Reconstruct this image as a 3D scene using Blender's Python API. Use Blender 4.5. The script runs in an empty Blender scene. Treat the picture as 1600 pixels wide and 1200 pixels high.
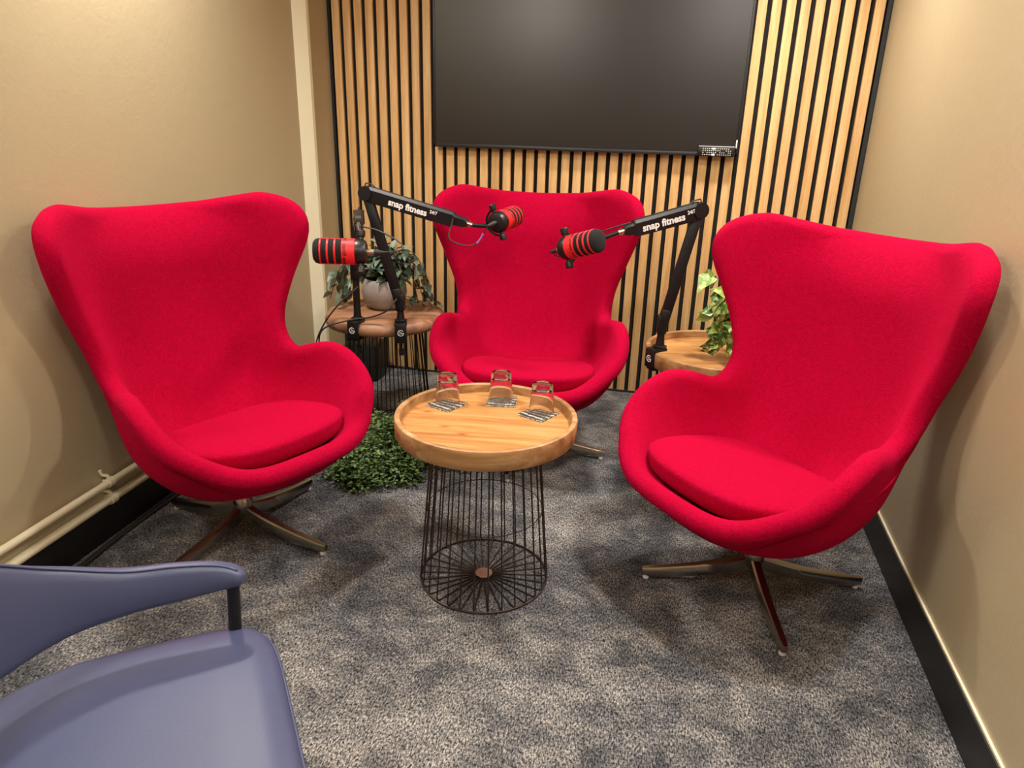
import bpy, bmesh, math, random
import numpy as np
from mathutils import Vector, Matrix
random.seed(7); rng = np.random.default_rng(7)
scene = bpy.context.scene
COL = scene.collection
PI = math.pi
def V(*a): return Vector(a if len(a) > 1 else a[0])

# ------------------------------------------------------------------ camera
CAM_POS = V(1.79085, -3.60325, 1.31775)
c_right = V(0.97215237, 0.23290207, 0.02600749)
c_up = V(-0.10307568, 0.32528122, 0.93998273)
c_fwd = V(-0.21046418, 0.91648718, -0.34022945)
cam = bpy.data.cameras.new('camera'); camo = bpy.data.objects.new('camera', cam); COL.objects.link(camo)
cam.sensor_fit = 'HORIZONTAL'; cam.sensor_width = 36.0; cam.lens = 1115.7 / 1600 * 36.0
m = Matrix((c_right, c_up, -c_fwd)).transposed().to_4x4(); m.translation = CAM_POS
camo.matrix_world = m
cam.clip_start = 0.02
scene.camera = camo

# ------------------------------------------------------------------ world, lights, exposure
w = bpy.data.worlds.new('world'); scene.world = w; w.use_nodes = True
w.node_tree.nodes['Background'].inputs[0].default_value = (1.0, 0.9, 0.78, 1)
w.node_tree.nodes['Background'].inputs[1].default_value = 0.02
CEIL = 2.5
WARM = (1.0, 0.94, 0.86)
def downlight(x, y, power, size=0.09, angle=150, blend=1.0):
    l = bpy.data.lights.new('downlight', 'SPOT'); l.energy = power; l.color = WARM
    l.shadow_soft_size = size; l.spot_size = math.radians(angle); l.spot_blend = blend
    o = bpy.data.objects.new('downlight', l); o.location = (x, y, CEIL - 0.03); COL.objects.link(o)
downlight(0.31, -1.55, 112)
downlight(1.98, -0.72, 112)
downlight(2.28, -2.0, 118)
def bowl_lamp(x, y, power):
    l = bpy.data.lights.new('bowl_lamp', 'POINT'); l.energy = power; l.color = WARM; l.shadow_soft_size = 0.12
    o = bpy.data.objects.new('bowl_lamp', l); o.location = (x, y, CEIL - 0.16); COL.objects.link(o)
bowl_lamp(0.42, -3.5, 31)
bowl_lamp(2.05, -3.5, 27)
scene.view_settings.view_transform = 'Standard'; scene.view_settings.look = 'None'
scene.view_settings.gamma = 1.0; scene.view_settings.use_curve_mapping = False
scene.view_settings.exposure = 0.42

# ------------------------------------------------------------------ materials
def srgb(r, g, b):
    f = lambda c: (c / 12.92 if c <= 0.04045 else ((c + 0.055) / 1.055) ** 2.4)
    return (f(r / 255), f(g / 255), f(b / 255), 1)
class NT:
    def __init__(s, name):
        s.m = bpy.data.materials.new(name); s.m.use_nodes = True; s.t = s.m.node_tree
        s.b = s.t.nodes['Principled BSDF']
    def n(s, typ, **kw):
        nd = s.t.nodes.new(typ)
        for k, v in kw.items(): setattr(nd, k, v)
        return nd
    def l(s, a, b): s.t.links.new(a, b)
    def coord(s, scale=(1, 1, 1), kind='Object', rot=(0, 0, 0), loc=None):
        tc = s.n('ShaderNodeTexCoord'); mp = s.n('ShaderNodeMapping'); mp.inputs['Scale'].default_value = scale
        mp.inputs['Rotation'].default_value = rot
        s.l(tc.outputs[kind], mp.inputs['Vector'])
        return mp
    def noise(s, vec, scale, detail=4, rough=0.55, dist=0.0):
        nd = s.n('ShaderNodeTexNoise'); nd.inputs['Scale'].default_value = scale; nd.inputs['Detail'].default_value = detail
        nd.inputs['Roughness'].default_value = rough; nd.inputs['Distortion'].default_value = dist
        if vec is not None: s.l(vec, nd.inputs['Vector'])
        return nd
    def ramp(s, fac, stops, interp='LINEAR'):
        r = s.n('ShaderNodeValToRGB'); e = r.color_ramp.elements; r.color_ramp.interpolation = interp
        while len(e) < len(stops): e.new(0.5)
        for el, (p, c) in zip(e, stops): el.position = p; el.color = c
        s.l(fac, r.inputs[0]); return r
    def mix(s, fac, a, b, blend='MIX'):
        mx = s.n('ShaderNodeMix', data_type='RGBA', blend_type=blend)
        for sock, val in ((mx.inputs[0], fac), (mx.inputs[6], a), (mx.inputs[7], b)):
            if hasattr(val, 'default_value') or hasattr(val, 'links'): s.l(val, sock)
            else: sock.default_value = val
        return mx.outputs[2]
    def bump(s, h, strength, dist=0.01, prev=None):
        b = s.n('ShaderNodeBump'); b.inputs['Strength'].default_value = strength; b.inputs['Distance'].default_value = dist
        s.l(h, b.inputs['Height'])
        if prev: s.l(prev.outputs[0], b.inputs['Normal'])
        s.l(b.outputs[0], s.b.inputs['Normal']); return b
    def set(s, color=None, rough=None, metal=None, spec=None):
        if color is not None: s.b.inputs['Base Color'].default_value = color
        if rough is not None: s.b.inputs['Roughness'].default_value = rough
        if metal is not None: s.b.inputs['Metallic'].default_value = metal
        if spec is not None: s.b.inputs['Specular IOR Level'].default_value = spec
        return s
def plain(name, color, rough=0.5, metal=0.0, bump=0.0, bscale=200, spec=0.5):
    t = NT(name); t.set(color, rough, metal, spec)
    if bump:
        mp = t.coord(); nz = t.noise(mp.outputs[0], bscale); t.bump(nz.outputs['Fac'], bump, 0.002)
    return t.m
def paint(name, color, rough=0.45):
    t = NT(name); t.set(color, rough); mp = t.coord()
    big = t.noise(mp.outputs[0], 2.2, 3)
    c2 = tuple(x * 0.93 for x in color[:3]) + (1,)
    t.l(t.mix(big.outputs['Fac'], c2, color), t.b.inputs['Base Color'])
    nz = t.noise(mp.outputs[0], 85, 3, 0.5); n2 = t.noise(mp.outputs[0], 18, 3, 0.5)
    b1 = t.bump(nz.outputs['Fac'], 0.22, 0.003); t.bump(n2.outputs['Fac'], 0.12, 0.006, b1)
    return t.m
def wood(name, c_dark, c_mid, c_light, axis='x', rough=0.5, scale=1.0, knots=False, per_object=True, tint=0.2):
    t = NT(name); t.set(rough=rough)
    sc = {'x': (1.5, 22, 22), 'z': (26, 26, 1.2), 'y': (22, 1.5, 22)}[axis]
    tc = t.n('ShaderNodeTexCoord'); oi = t.n('ShaderNodeObjectInfo')
    add = t.n('ShaderNodeVectorMath', operation='ADD')
    ml = t.n('ShaderNodeVectorMath', operation='SCALE'); ml.inputs['Scale'].default_value = 37.0
    cmb = t.n('ShaderNodeCombineXYZ')
    for i in range(3): t.l(oi.outputs['Random'], cmb.inputs[i])
    t.l(cmb.outputs[0], ml.inputs[0]); t.l(tc.outputs['Object'], add.inputs[0]); t.l(ml.outputs[0], add.inputs[1])
    mp = t.n('ShaderNodeMapping'); mp.inputs['Scale'].default_value = tuple(v * scale for v in sc)
    t.l(add.outputs[0], mp.inputs['Vector'])
    n1 = t.noise(mp.outputs[0], 1.4, 5, 0.6, 0.6); n2 = t.noise(mp.outputs[0], 9, 3, 0.6)
    r1 = t.ramp(n1.outputs['Fac'], [(0.28, c_dark), (0.5, c_mid), (0.72, c_light)])
    fine = t.ramp(n2.outputs['Fac'], [(0.3, (0.72, 0.68, 0.62, 1)), (0.62, (1, 1, 1, 1))])
    col = t.mix(0.55, r1.outputs[0], fine.outputs[0], 'MULTIPLY')
    if knots:
        mk = t.n('ShaderNodeMapping'); mk.inputs['Scale'].default_value = (3.2, 6.5, 6.5); t.l(add.outputs[0], mk.inputs['Vector'])
        vo = t.n('ShaderNodeTexVoronoi', voronoi_dimensions='2D'); vo.inputs['Scale'].default_value = 1.5; t.l(mk.outputs[0], vo.inputs['Vector'])
        kr = t.ramp(vo.outputs['Distance'], [(0.02, (0.3, 0.16, 0.08, 1)), (0.055, (0.75, 0.6, 0.45, 1)), (0.13, (1, 1, 1, 1))])
        col = t.mix(0.7, col, kr.outputs[0], 'MULTIPLY')
    if per_object:
        rr = t.ramp(oi.outputs['Random'], [(0.0, (1 - tint, 1 - tint * 1.15, 1 - tint * 1.3, 1)), (0.5, (1, 0.97, 0.92, 1)), (1.0, (1.0, 1.0, 1.0, 1))])
        col = t.mix(1.0, col, rr.outputs[0], 'MULTIPLY')
    t.l(col, t.b.inputs['Base Color']); t.bump(n2.outputs['Fac'], 0.12, 0.001)
    return t.m

M = {}
M['wall'] = paint('wall_paint', srgb(184, 170, 138), 0.36)
M['cream'] = paint('cream_paint', srgb(236, 228, 198), 0.35)
M['ceiling'] = plain('ceiling_paint', srgb(235, 230, 220), 0.8)
M['baseboard'] = plain('black_baseboard', srgb(26, 25, 27), 0.45, bump=0.1, bscale=60)
M['slat'] = wood('oak_slat', srgb(214, 164, 104), srgb(236, 192, 132), srgb(246, 212, 156), 'z', 0.5, tint=0.1)
M['felt'] = plain('black_felt', srgb(24, 22, 21), 0.95, bump=0.4, bscale=400)
M['black_trim'] = plain('black_edge_trim', srgb(34, 36, 40), 0.5)
M['tray_wood'] = wood('tray_wood', srgb(146, 94, 48), srgb(188, 134, 78), srgb(210, 162, 106), 'x', 0.38, 0.8, knots=True, per_object=False)
M['rim_wood'] = wood('rim_wood', srgb(120, 80, 48), srgb(166, 122, 78), srgb(200, 162, 116), 'x', 0.45, 0.8, per_object=False)
M['slab_wood'] = wood('slab_wood', srgb(100, 66, 46), srgb(150, 106, 78), srgb(182, 140, 108), 'x', 0.5, 0.8, per_object=False)
M['bronze'] = plain('bronze_wire', srgb(74, 60, 54), 0.42, 0.7)
M['plate'] = plain('bronze_plate', srgb(160, 130, 116), 0.5, 0.3)
M['black_wire'] = plain('black_wire', srgb(26, 23, 22), 0.5, 0.3)
M['chrome'] = plain('polished_aluminium', srgb(176, 168, 160), 0.2, 1.0, bump=0.03, bscale=90)
M['glide'] = plain('light_glide', srgb(230, 226, 218), 0.3)
M['black'] = plain('matte_black_metal', srgb(22, 22, 24), 0.42, 0.2)
M['black_plastic'] = plain('black_plastic', srgb(17, 17, 19), 0.38)
M['foam'] = plain('black_foam', srgb(14, 14, 16), 0.95, bump=0.5, bscale=900)
M['mic_red'] = plain('mic_red', srgb(226, 32, 40), 0.45)
M['silver'] = plain('nickel', srgb(206, 200, 180), 0.25, 1.0)
M['cable'] = plain('cable_rubber', srgb(38, 36, 38), 0.55)
M['cable_tag'] = plain('violet_tape', srgb(150, 120, 200), 0.5)
M['white'] = plain('white_print', srgb(240, 240, 240), 0.5)
M['ink'] = plain('dark_print', srgb(40, 8, 12), 0.6)
M['screen'] = plain('matte_screen', srgb(18, 15, 17), 0.31, spec=0.7)
M['bezel'] = plain('tv_bezel', srgb(30, 32, 36), 0.35)
M['pot'] = paint('concrete_glaze', srgb(150, 140, 135), 0.4)
M['soil'] = plain('soil', srgb(50, 38, 30), 0.95, bump=1, bscale=120)
M['leather'] = None

def mk_wool():
    t = NT('red_wool'); t.set(rough=0.95, spec=0.08)
    mp = t.coord()
    n1 = t.noise(mp.outputs[0], 330, 3, 0.65); n2 = t.noise(mp.outputs[0], 95, 3, 0.6); n3 = t.noise(mp.outputs[0], 5, 2)
    a = t.ramp(n1.outputs['Fac'], [(0.3, srgb(148, 0, 36)), (0.7, srgb(192, 0, 56))])
    b = t.ramp(n2.outputs['Fac'], [(0.35, (0.86, 0.86, 0.86, 1)), (0.65, (1, 1, 1, 1))])
    c = t.mix(1.0, a.outputs[0], b.outputs[0], 'MULTIPLY')
    t.l(c, t.b.inputs['Base Color'])
    t.b.inputs['Sheen Weight'].default_value = 0.35; t.b.inputs['Sheen Roughness'].default_value = 0.5
    t.b.inputs['Sheen Tint'].default_value = srgb(255, 20, 90)
    b1 = t.bump(n1.outputs['Fac'], 0.7, 0.004); t.bump(n2.outputs['Fac'], 0.25, 0.004, b1)
    return t.m
M['wool'] = mk_wool()
def mk_leather():
    t = NT('blue_leather'); t.set(srgb(70, 78, 112), 0.42); mp = t.coord()
    n1 = t.noise(mp.outputs[0], 3, 3); t.l(t.mix(n1.outputs['Fac'], srgb(66, 73, 106), srgb(80, 87, 120)), t.b.inputs['Base Color'])
    vo = t.n('ShaderNodeTexVoronoi'); vo.inputs['Scale'].default_value = 520; t.l(mp.outputs[0], vo.inputs['Vector'])
    t.bump(vo.outputs['Distance'], 0.08, 0.001); return t.m
M['leather'] = mk_leather()
def mk_carpet():
    t = NT('grey_carpet'); t.set(rough=0.97, spec=0.1)
    mp = t.coord()
    big = t.noise(mp.outputs[0], 2.6, 4, 0.6, 0.4)
    mid = t.noise(mp.outputs[0], 11, 4, 0.65, 0.5)
    # loop pile: fine ribs and specks
    ms = t.coord((300, 90, 1), rot=(0, 0, math.radians(13)))
    rib = t.noise(ms.outputs[0], 1.0, 2, 0.6)
    spk = t.noise(mp.outputs[0], 170, 3, 0.75)
    s1 = t.n('ShaderNodeMath', operation='ADD'); t.l(big.outputs['Fac'], s1.inputs[0]); t.l(mid.outputs['Fac'], s1.inputs[1])
    hf = t.n('ShaderNodeMath', operation='MULTIPLY'); t.l(s1.outputs[0], hf.inputs[0]); hf.inputs[1].default_value = 0.5
    patch = t.ramp(hf.outputs[0], [(0.36, srgb(74, 76, 82)), (0.48, srgb(112, 112, 115)), (0.62, srgb(162, 159, 156))])
    s2 = t.n('ShaderNodeMath', operation='ADD'); t.l(rib.outputs['Fac'], s2.inputs[0]); t.l(spk.outputs['Fac'], s2.inputs[1])
    h2 = t.n('ShaderNodeMath', operation='MULTIPLY'); t.l(s2.outputs[0], h2.inputs[0]); h2.inputs[1].default_value = 0.5
    sp = t.ramp(h2.outputs[0], [(0.40, (0.06, 0.06, 0.07, 1)), (0.5, (0.6, 0.6, 0.6, 1)), (0.62, (1.75, 1.72, 1.68, 1))])
    t.l(t.mix(1.0, patch.outputs[0], sp.outputs[0], 'MULTIPLY'), t.b.inputs['Base Color'])
    t.bump(h2.outputs[0], 0.8, 0.006); return t.m
M['carpet'] = mk_carpet()
def mk_glass():
    t = NT('clear_glass'); t.set((1, 1, 1, 1), 0.0); t.b.inputs['Transmission Weight'].default_value = 1.0
    t.b.inputs['IOR'].default_value = 1.46; return t.m
M['glass'] = mk_glass()
def mk_leaf(name, stops, edge=None):
    t = NT(name); t.set(rough=0.42)
    oi = t.n('ShaderNodeObjectInfo'); mp = t.coord((1, 1, 1)); nz = t.noise(mp.outputs[0], 38, 3, 0.6, 0.8)
    r = t.ramp(oi.outputs['Random'], stops)
    col = r.outputs[0]
    if edge:
        e = t.ramp(nz.outputs['Fac'], [(0.5, (0, 0, 0, 1)), (0.6, (1, 1, 1, 1))])
        col = t.mix(e.outputs[0], col, edge)
    t.l(col, t.b.inputs['Base Color'])
    t.b.inputs['Subsurface Weight'].default_value = 0.0
    return t.m
M['leaf_dark'] = mk_leaf('dusky_leaf', [(0, srgb(44, 60, 48)), (0.45, srgb(70, 90, 70)), (0.75, srgb(104, 122, 104)), (1, srgb(150, 164, 146))], srgb(120, 136, 116))
M['leaf_pothos'] = mk_leaf('variegated_leaf', [(0, srgb(34, 74, 30)), (0.5, srgb(66, 118, 40)), (1, srgb(150, 178, 76))], srgb(196, 204, 130))
M['stem'] = plain('stem', srgb(92, 74, 58), 0.6)
M['stem_green'] = plain('green_stem', srgb(96, 120, 56), 0.5)
def mk_fern():
    t = NT('small_leaf_green'); t.set(rough=0.5); mp = t.coord(); nz = t.noise(mp.outputs[0], 55, 2)
    r = t.ramp(nz.outputs['Fac'], [(0.3, srgb(44, 62, 30)), (0.52, srgb(78, 104, 52)), (0.72, srgb(132, 156, 92))])
    t.l(r.outputs[0], t.b.inputs['Base Color']); return t.m
M['fern'] = mk_fern()
def mk_coaster():
    t = NT('printed_coaster'); t.set(rough=0.5)
    mp = t.coord((1, 1, 1)); sx = t.n('ShaderNodeSeparateXYZ'); wob = t.noise(mp.outputs[0], 60, 2); mv = t.n('ShaderNodeVectorMath', operation='MULTIPLY_ADD'); t.l(wob.outputs['Color'], mv.inputs[0]); mv.inputs[1].default_value = (0.012, 0.012, 0); t.l(mp.outputs[0], mv.inputs[2]); t.l(mv.outputs[0], sx.inputs[0])
    # four rows of illegible white script on charcoal
    mu = t.n('ShaderNodeMath', operation='MULTIPLY'); t.l(sx.outputs[1], mu.inputs[0]); mu.inputs[1].default_value = 2 * PI / 0.0205
    cs = t.n('ShaderNodeMath', operation='COSINE'); t.l(mu.outputs[0], cs.inputs[0])
    row = t.ramp(cs.outputs[0], [(0.1, (0, 0, 0, 1)), (0.25, (1, 1, 1, 1))])
    ms = t.coord((330, 110, 1)); nz = t.noise(ms.outputs[0], 1.0, 2, 0.6, 1.5)
    st = t.ramp(nz.outputs['Fac'], [(0.50, (0, 0, 0, 1)), (0.55, (1, 1, 1, 1))])
    f = t.mix(1.0, row.outputs[0], st.outputs[0], 'MULTIPLY')
    t.l(t.mix(f, srgb(62, 58, 52), srgb(225, 220, 205)), t.b.inputs['Base Color']); return t.m
M['coaster'] = mk_coaster()

# ------------------------------------------------------------------ mesh builder
def frame(d, hint=(0, 0, 1)):
    d = V(d).normalized(); h = V(hint)
    if abs(d.dot(h.normalized())) > 0.98: h = V(1, 0, 0) if abs(d.x) < 0.9 else V(0, 1, 0)
    x = h.cross(d).normalized(); y = d.cross(x).normalized()
    return x, y, d
class MB:
    def __init__(s): s.v = []; s.f = []
    def add(s, vs, fs):
        o = len(s.v); s.v += [tuple(p) for p in vs]; s.f += [tuple(i + o for i in f) for f in fs]; return s
    def box(s, c, size, axes=None, bev=0.0):
        c = V(c); X, Y, Z = axes if axes else (V(1, 0, 0), V(0, 1, 0), V(0, 0, 1))
        hx, hy, hz = [a / 2 for a in size]
        b = min(bev, hx * .98, hy * .98, hz * .98)
        if b <= 0:
            vs = [c + X * hx * i + Y * hy * j + Z * hz * k for k in (-1, 1) for j in (-1, 1) for i in (-1, 1)]
            return s.add(vs, [(0, 2, 3, 1), (4, 5, 7, 6), (0, 1, 5, 4), (2, 6, 7, 3), (0, 4, 6, 2), (1, 3, 7, 5)])
        bm = bmesh.new(); bmesh.ops.create_cube(bm, size=1.0)
        for v in bm.verts: v.co = V(v.co.x * 2 * hx, v.co.y * 2 * hy, v.co.z * 2 * hz)
        bmesh.ops.bevel(bm, geom=bm.edges[:], offset=b, segments=2, profile=0.5, affect='EDGES')
        bm.verts.index_update()
        s.add([c + X * v.co.x + Y * v.co.y + Z * v.co.z for v in bm.verts], [[v.index for v in f.verts] for f in bm.faces]); bm.free()
        return s
    def tube(s, pts, r, n=8, closed=False, cap=True):
        pts = [V(p) for p in pts]; N = len(pts); rs = r if hasattr(r, '__len__') else [r] * N
        rings = []; px = None
        for i, p in enumerate(pts):
            a = pts[i - 1] if (i > 0 or closed) else p; b = pts[(i + 1) % N] if (i < N - 1 or closed) else p
            d = (b - a).normalized()
            if px is None: x, y, _ = frame(d)
            else:
                x = (px - d * px.dot(d))
                x = x.normalized() if x.length > 1e-6 else frame(d)[0]
                y = d.cross(x)
            px = x
            rings.append([p + (x * math.cos(2 * PI * k / n) + y * math.sin(2 * PI * k / n)) * rs[i] for k in range(n)])
        vs = [q for rg in rings for q in rg]; fs = []
        for i in range(N if closed else N - 1):
            j = (i + 1) % N
            for k in range(n): fs.append((i * n + k, i * n + (k + 1) % n, j * n + (k + 1) % n, j * n + k))
        if cap and not closed:
            fs.append(tuple(range(n))[::-1]); fs.append(tuple((N - 1) * n + k for k in range(n)))
        return s.add(vs, fs)
    def cyl(s, a, b, r0, r1=None, n=20): return s.tube([a, b], [r0, r0 if r1 is None else r1], n)
    def lathe(s, prof, o=(0, 0, 0), axes=None, n=32):
        o = V(o); X, Y, Z = axes if axes else (V(1, 0, 0), V(0, 1, 0), V(0, 0, 1)); vs = []; fs = []; idx = []
        for (r, z) in prof:
            if r < 1e-6: idx.append([len(vs)] * n); vs.append(o + Z * z)
            else:
                idx.append(list(range(len(vs), len(vs) + n)))
                vs += [o + (X * math.cos(2 * PI * k / n) + Y * math.sin(2 * PI * k / n)) * r + Z * z for k in range(n)]
        for i in range(len(prof) - 1):
            for k in range(n):
                q = [idx[i][k], idx[i][(k + 1) % n], idx[i + 1][(k + 1) % n], idx[i + 1][k]]
                u = []
                for t in q:
                    if t not in u: u.append(t)
                if len(u) > 2: fs.append(tuple(u))
        return s.add(vs, fs)
    def mesh(s, name, smooth=None, off=None):
        me = bpy.data.meshes.new(name); vs = s.v if off is None else [tuple(V(p) - V(off)) for p in s.v]
        me.from_pydata(vs, [], s.f)
        bm = bmesh.new(); bm.from_mesh(me); bmesh.ops.remove_doubles(bm, verts=bm.verts[:], dist=1e-6); bmesh.ops.recalc_face_normals(bm, faces=bm.faces[:]); bm.to_mesh(me); bm.free()
        if smooth is not None:
            me.polygons.foreach_set('use_smooth', [True] * len(me.polygons))
            if smooth < 179: me.set_sharp_from_angle(angle=math.radians(smooth))
        me.update(); return me
    def build(s, name, mat, parent=None, smooth=35, off=None):
        return link(name, s.mesh(name, smooth, off), mat, parent)
def link(name, me, mat=None, parent=None):
    o = bpy.data.objects.new(name, me); COL.objects.link(o)
    if mat and me and not me.materials: me.materials.append(M[mat])
    if parent: o.parent = parent
    return o
def tag(o, label, cat, group=None, kind=None):
    o['label'] = label; o['category'] = cat
    if group: o['group'] = group
    if kind: o['kind'] = kind
    return o
def struct(o): o['kind'] = 'structure'; return o
def empty(name, loc=(0, 0, 0), rz=0.0):
    o = bpy.data.objects.new(name, None); COL.objects.link(o); o.location = loc; o.rotation_euler = (0, 0, rz); o.empty_display_size = 0.1
    return o
def copy_tree(o, parent=None):
    c = o.copy(); COL.objects.link(c); c.parent = parent
    for ch in list(o.children): copy_tree(ch, c)
    return c
def catmull(pts, n):
    P = [np.array(p, float) for p in pts]; out = []
    for i in range(len(P) - 1):
        p0 = P[i - 1] if i else 2 * P[0] - P[1]; p1, p2 = P[i], P[i + 1]; p3 = P[i + 2] if i + 2 < len(P) else 2 * P[-1] - P[-2]
        for k in range(n):
            t = k / n
            out.append(0.5 * ((2 * p1) + (-p0 + p2) * t + (2 * p0 - 5 * p1 + 4 * p2 - p3) * t * t + (-p0 + 3 * p1 - 3 * p2 + p3) * t ** 3))
    out.append(P[-1]); return out
def text_mesh(txt, size, bold=0.0, extrude=0.0004, align='CENTER'):
    cu = bpy.data.curves.new('txt', 'FONT'); cu.body = txt; cu.size = size; cu.align_x = align; cu.align_y = 'CENTER'
    cu.offset = bold; cu.extrude = extrude; cu.resolution_u = 4
    o = bpy.data.objects.new('txt', cu); COL.objects.link(o)
    dg = bpy.context.evaluated_depsgraph_get(); dg.update()
    me = bpy.data.meshes.new_from_object(o.evaluated_get(dg)); bpy.data.objects.remove(o); bpy.data.curves.remove(cu)
    return me
def mesh_pts(me): return [v.co.copy() for v in me.vertices], [tuple(p.vertices) for p in me.polygons]

# ------------------------------------------------------------------ room shell
def xl(y): return -0.024 - 0.034 * y           # left wall line
YB = 0.03; YF = -5.2
struct(MB().box((1.26, (YB + YF) / 2, -0.03), (3.6, YB - YF + 0.4, 0.06)).build('floor', 'carpet', smooth=None))
struct(MB().box((1.26, (YB + YF) / 2, CEIL + 0.03), (3.6, YB - YF + 0.4, 0.06)).build('ceiling', 'ceiling', smooth=None))
struct(MB().box((1.26, YB + 0.05, CEIL / 2), (3.0, 0.1, CEIL)).build('wall_back', 'wall', smooth=None))
struct(MB().box((1.26, YF - 0.05, CEIL / 2), (3.2, 0.1, CEIL)).build('wall_front', 'wall', smooth=None))
def prism(plan, z0, z1):
    n = len(plan); b = MB()
    b.add([(x, y, z0) for x, y in plan] + [(x, y, z1) for x, y in plan],
          [tuple(range(n))[::-1], tuple(range(n, 2 * n))] + [(i, (i + 1) % n, n + (i + 1) % n, n + i) for i in range(n)])
    return b
struct(prism([(xl(YB), YB), (xl(YF), YF), (xl(YF) - 0.12, YF), (xl(YB) - 0.12, YB)], 0, CEIL).build('wall_left', 'wall', smooth=None))
XR = [(2.546, YB), (2.534, -1.57), (2.548, YF)]
struct(prism([XR[0], (2.68, YB), (2.68, YF), XR[2], XR[1]], 0, CEIL).build('wall_right', 'wall', smooth=None))
struct(prism([(2.546, YB - 0.03), (2.534, -1.57), (2.548, YF), (2.534, YF), (2.524, -1.57), (2.532, YB - 0.03)], 0, 0.115).build('baseboard_right', 'baseboard', smooth=None))
# thin cream paint ridge left above the right skirting
struct(prism([(2.546, YB - 0.03), (2.534, -1.57), (2.548, YF), (2.542, YF), (2.528, -1.57), (2.54, YB - 0.03)], 0.115, 0.121).build('trim_2', 'cream', smooth=None))
struct(prism([(xl(-0.02), -0.02), (xl(YF), YF), (xl(YF) + 0.012, YF), (xl(-0.02) + 0.012, -0.02)], 0, 0.115).build('baseboard_left', 'baseboard', smooth=None))
# cream boxed strip on the left wall by the corner
struct(prism([(xl(-0.24), -0.24), (xl(-0.365), -0.365), (0.029, -0.308), (0.029, -0.285)], 0.116, CEIL).build('trim_1', 'cream', smooth=None))

# cream pipes on the left wall
def wall_pipe(name, z, dx, r, label, y0=-4.6, y1=-0.5):
    t = empty(name, (xl(-2) + dx, -2, z))
    pts = [V(xl(y) + dx, y, z) - t.location for y in np.linspace(y0, y1, 8)]
    MB().tube(pts, r, 14).build('pipe', 'cream', t)
    for yb in (-3.4, -1.885, -0.7):
        c = V(xl(yb) + dx, yb, z) - t.location
        k = MB(); k.tube([c + V(0, -0.012, 0), c + V(0, 0.012, 0)], r * 1.35, 14)
        k.cyl(c + V(-dx + 0.001, 0, 0), c, 0.005, n=10)
        k.tube([c + V(0, 0, r), c + V(-0.004, -0.004, r + 0.012), c + V(-0.012, -0.016, r + 0.02), c + V(-0.014, -0.018, r + 0.036)], [0.006, 0.006, 0.005, 0.006], 10)
        k.build('clip', 'cream', t)
    tag(t, label, 'pipe'); return t
wall_pipe('heating_pipe', 0.196, 0.026, 0.0115, 'upper cream painted heating pipe clipped along the left wall')
wall_pipe('heating_pipe', 0.136, 0.022, 0.0135, 'lower cream heating pipe resting just above the black skirting')
# floor cables by the left skirting
for k, (dx, ph, lab) in enumerate([(0.034, 0.0, 'black cable lying tight along the left skirting on the carpet'), (0.052, 1.3, 'slack black cable curving over the carpet by the left skirting')]):
    pts = [(xl(y) + dx + 0.008 * math.sin(5 * y + ph) + (0.03 * max(0, -1.9 - y) if k else 0), y, 0.006 + 0.002 * k) for y in np.linspace(-3.3, -1.0, 40)]
    tag(MB().tube(pts, 0.0055, 8).build('floor_cable', 'cable'), lab, 'cable')

# ------------------------------------------------------------------ slat wall
PITCH = 0.059; SW = 0.0388
sp = empty('slat_wall_panel', (1.26, 0.02, 0))
tag(sp, 'oak slatted acoustic panel with black felt gaps covering the back wall', 'wall panel')
MB().box((0, 0.004, 1.22), (2.564, 0.008, 2.44)).build('felt_backing', 'felt', sp, None)
sm = MB().box((0, 0, 0), (SW, 0.018, 2.42), bev=0.0012).mesh('slat', 30); sm.materials.append(M['slat'])
for i in range(43):
    o = link('slat', sm, None, sp); o.location = (i * PITCH + SW / 2 - 1.26, -0.009, 0.012 + 1.21)
for x in (-1.26 - 0.016, 2.5335 - 1.26):
    MB().box((x, -0.009, 1.22), (0.013 if x < 0 else 0.017, 0.02, 2.44)).build('edge_strip', 'black_trim', sp, None)
MB().box((0, -0.009, 0.006), (2.55, 0.018, 0.012)).build('foot_strip', 'black_trim', sp, None)

# ------------------------------------------------------------------ television and remote
TX0, TX1, TZ0 = 0.541, 1.995, 1.209
TW = TX1 - TX0; TH = TW * 0.573
tv = empty('television', ((TX0 + TX1) / 2, -0.022, TZ0))
tag(tv, 'large black flat screen television mounted on the slatted wall', 'television')
MB().box((0, 0.006, TH / 2), (TW - 0.02, 0.026, TH - 0.02), bev=0.004).build('rear_housing', 'black_plastic', tv)
bz = MB(); bw = 0.011
bz.box((0, -0.0175, bw * 0.75), (TW, 0.021, bw * 1.5), bev=0.002); bz.box((0, -0.0175, TH - bw / 2), (TW, 0.021, bw), bev=0.002)
for s in (-1, 1): bz.box((s * (TW - bw) / 2, -0.0175, TH / 2), (bw, 0.021, TH), bev=0.002)
bz.build('bezel', 'bezel', tv)
MB().box((0, -0.0165, TH / 2), (TW - 0.012, 0.016, TH - 0.012)).build('screen', 'screen', tv, None)
rm = empty('remote_control', (1.901, -0.0515, 1.2085))
tag(rm, 'black remote control with rows of white keys stuck to the television corner', 'remote control')
MB().box((0, -0.008, 0.0215), (0.162, 0.015, 0.042), bev=0.004).build('body', 'black_plastic', rm)
MB().box((0, -0.0075, 0.0437), (0.158, 0.014, 0.0022), bev=0.0006).build('top_edge', 'white', rm)
kb = MB(); r2 = random.Random(3)
for row in range(4):
    for c in range(14):
        if r2.random() < 0.2: continue
        kb.box((-0.058 + c * 0.0093, -0.0162, 0.008 + row * 0.0088), (0.0045, 0.0014, 0.0028))
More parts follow.
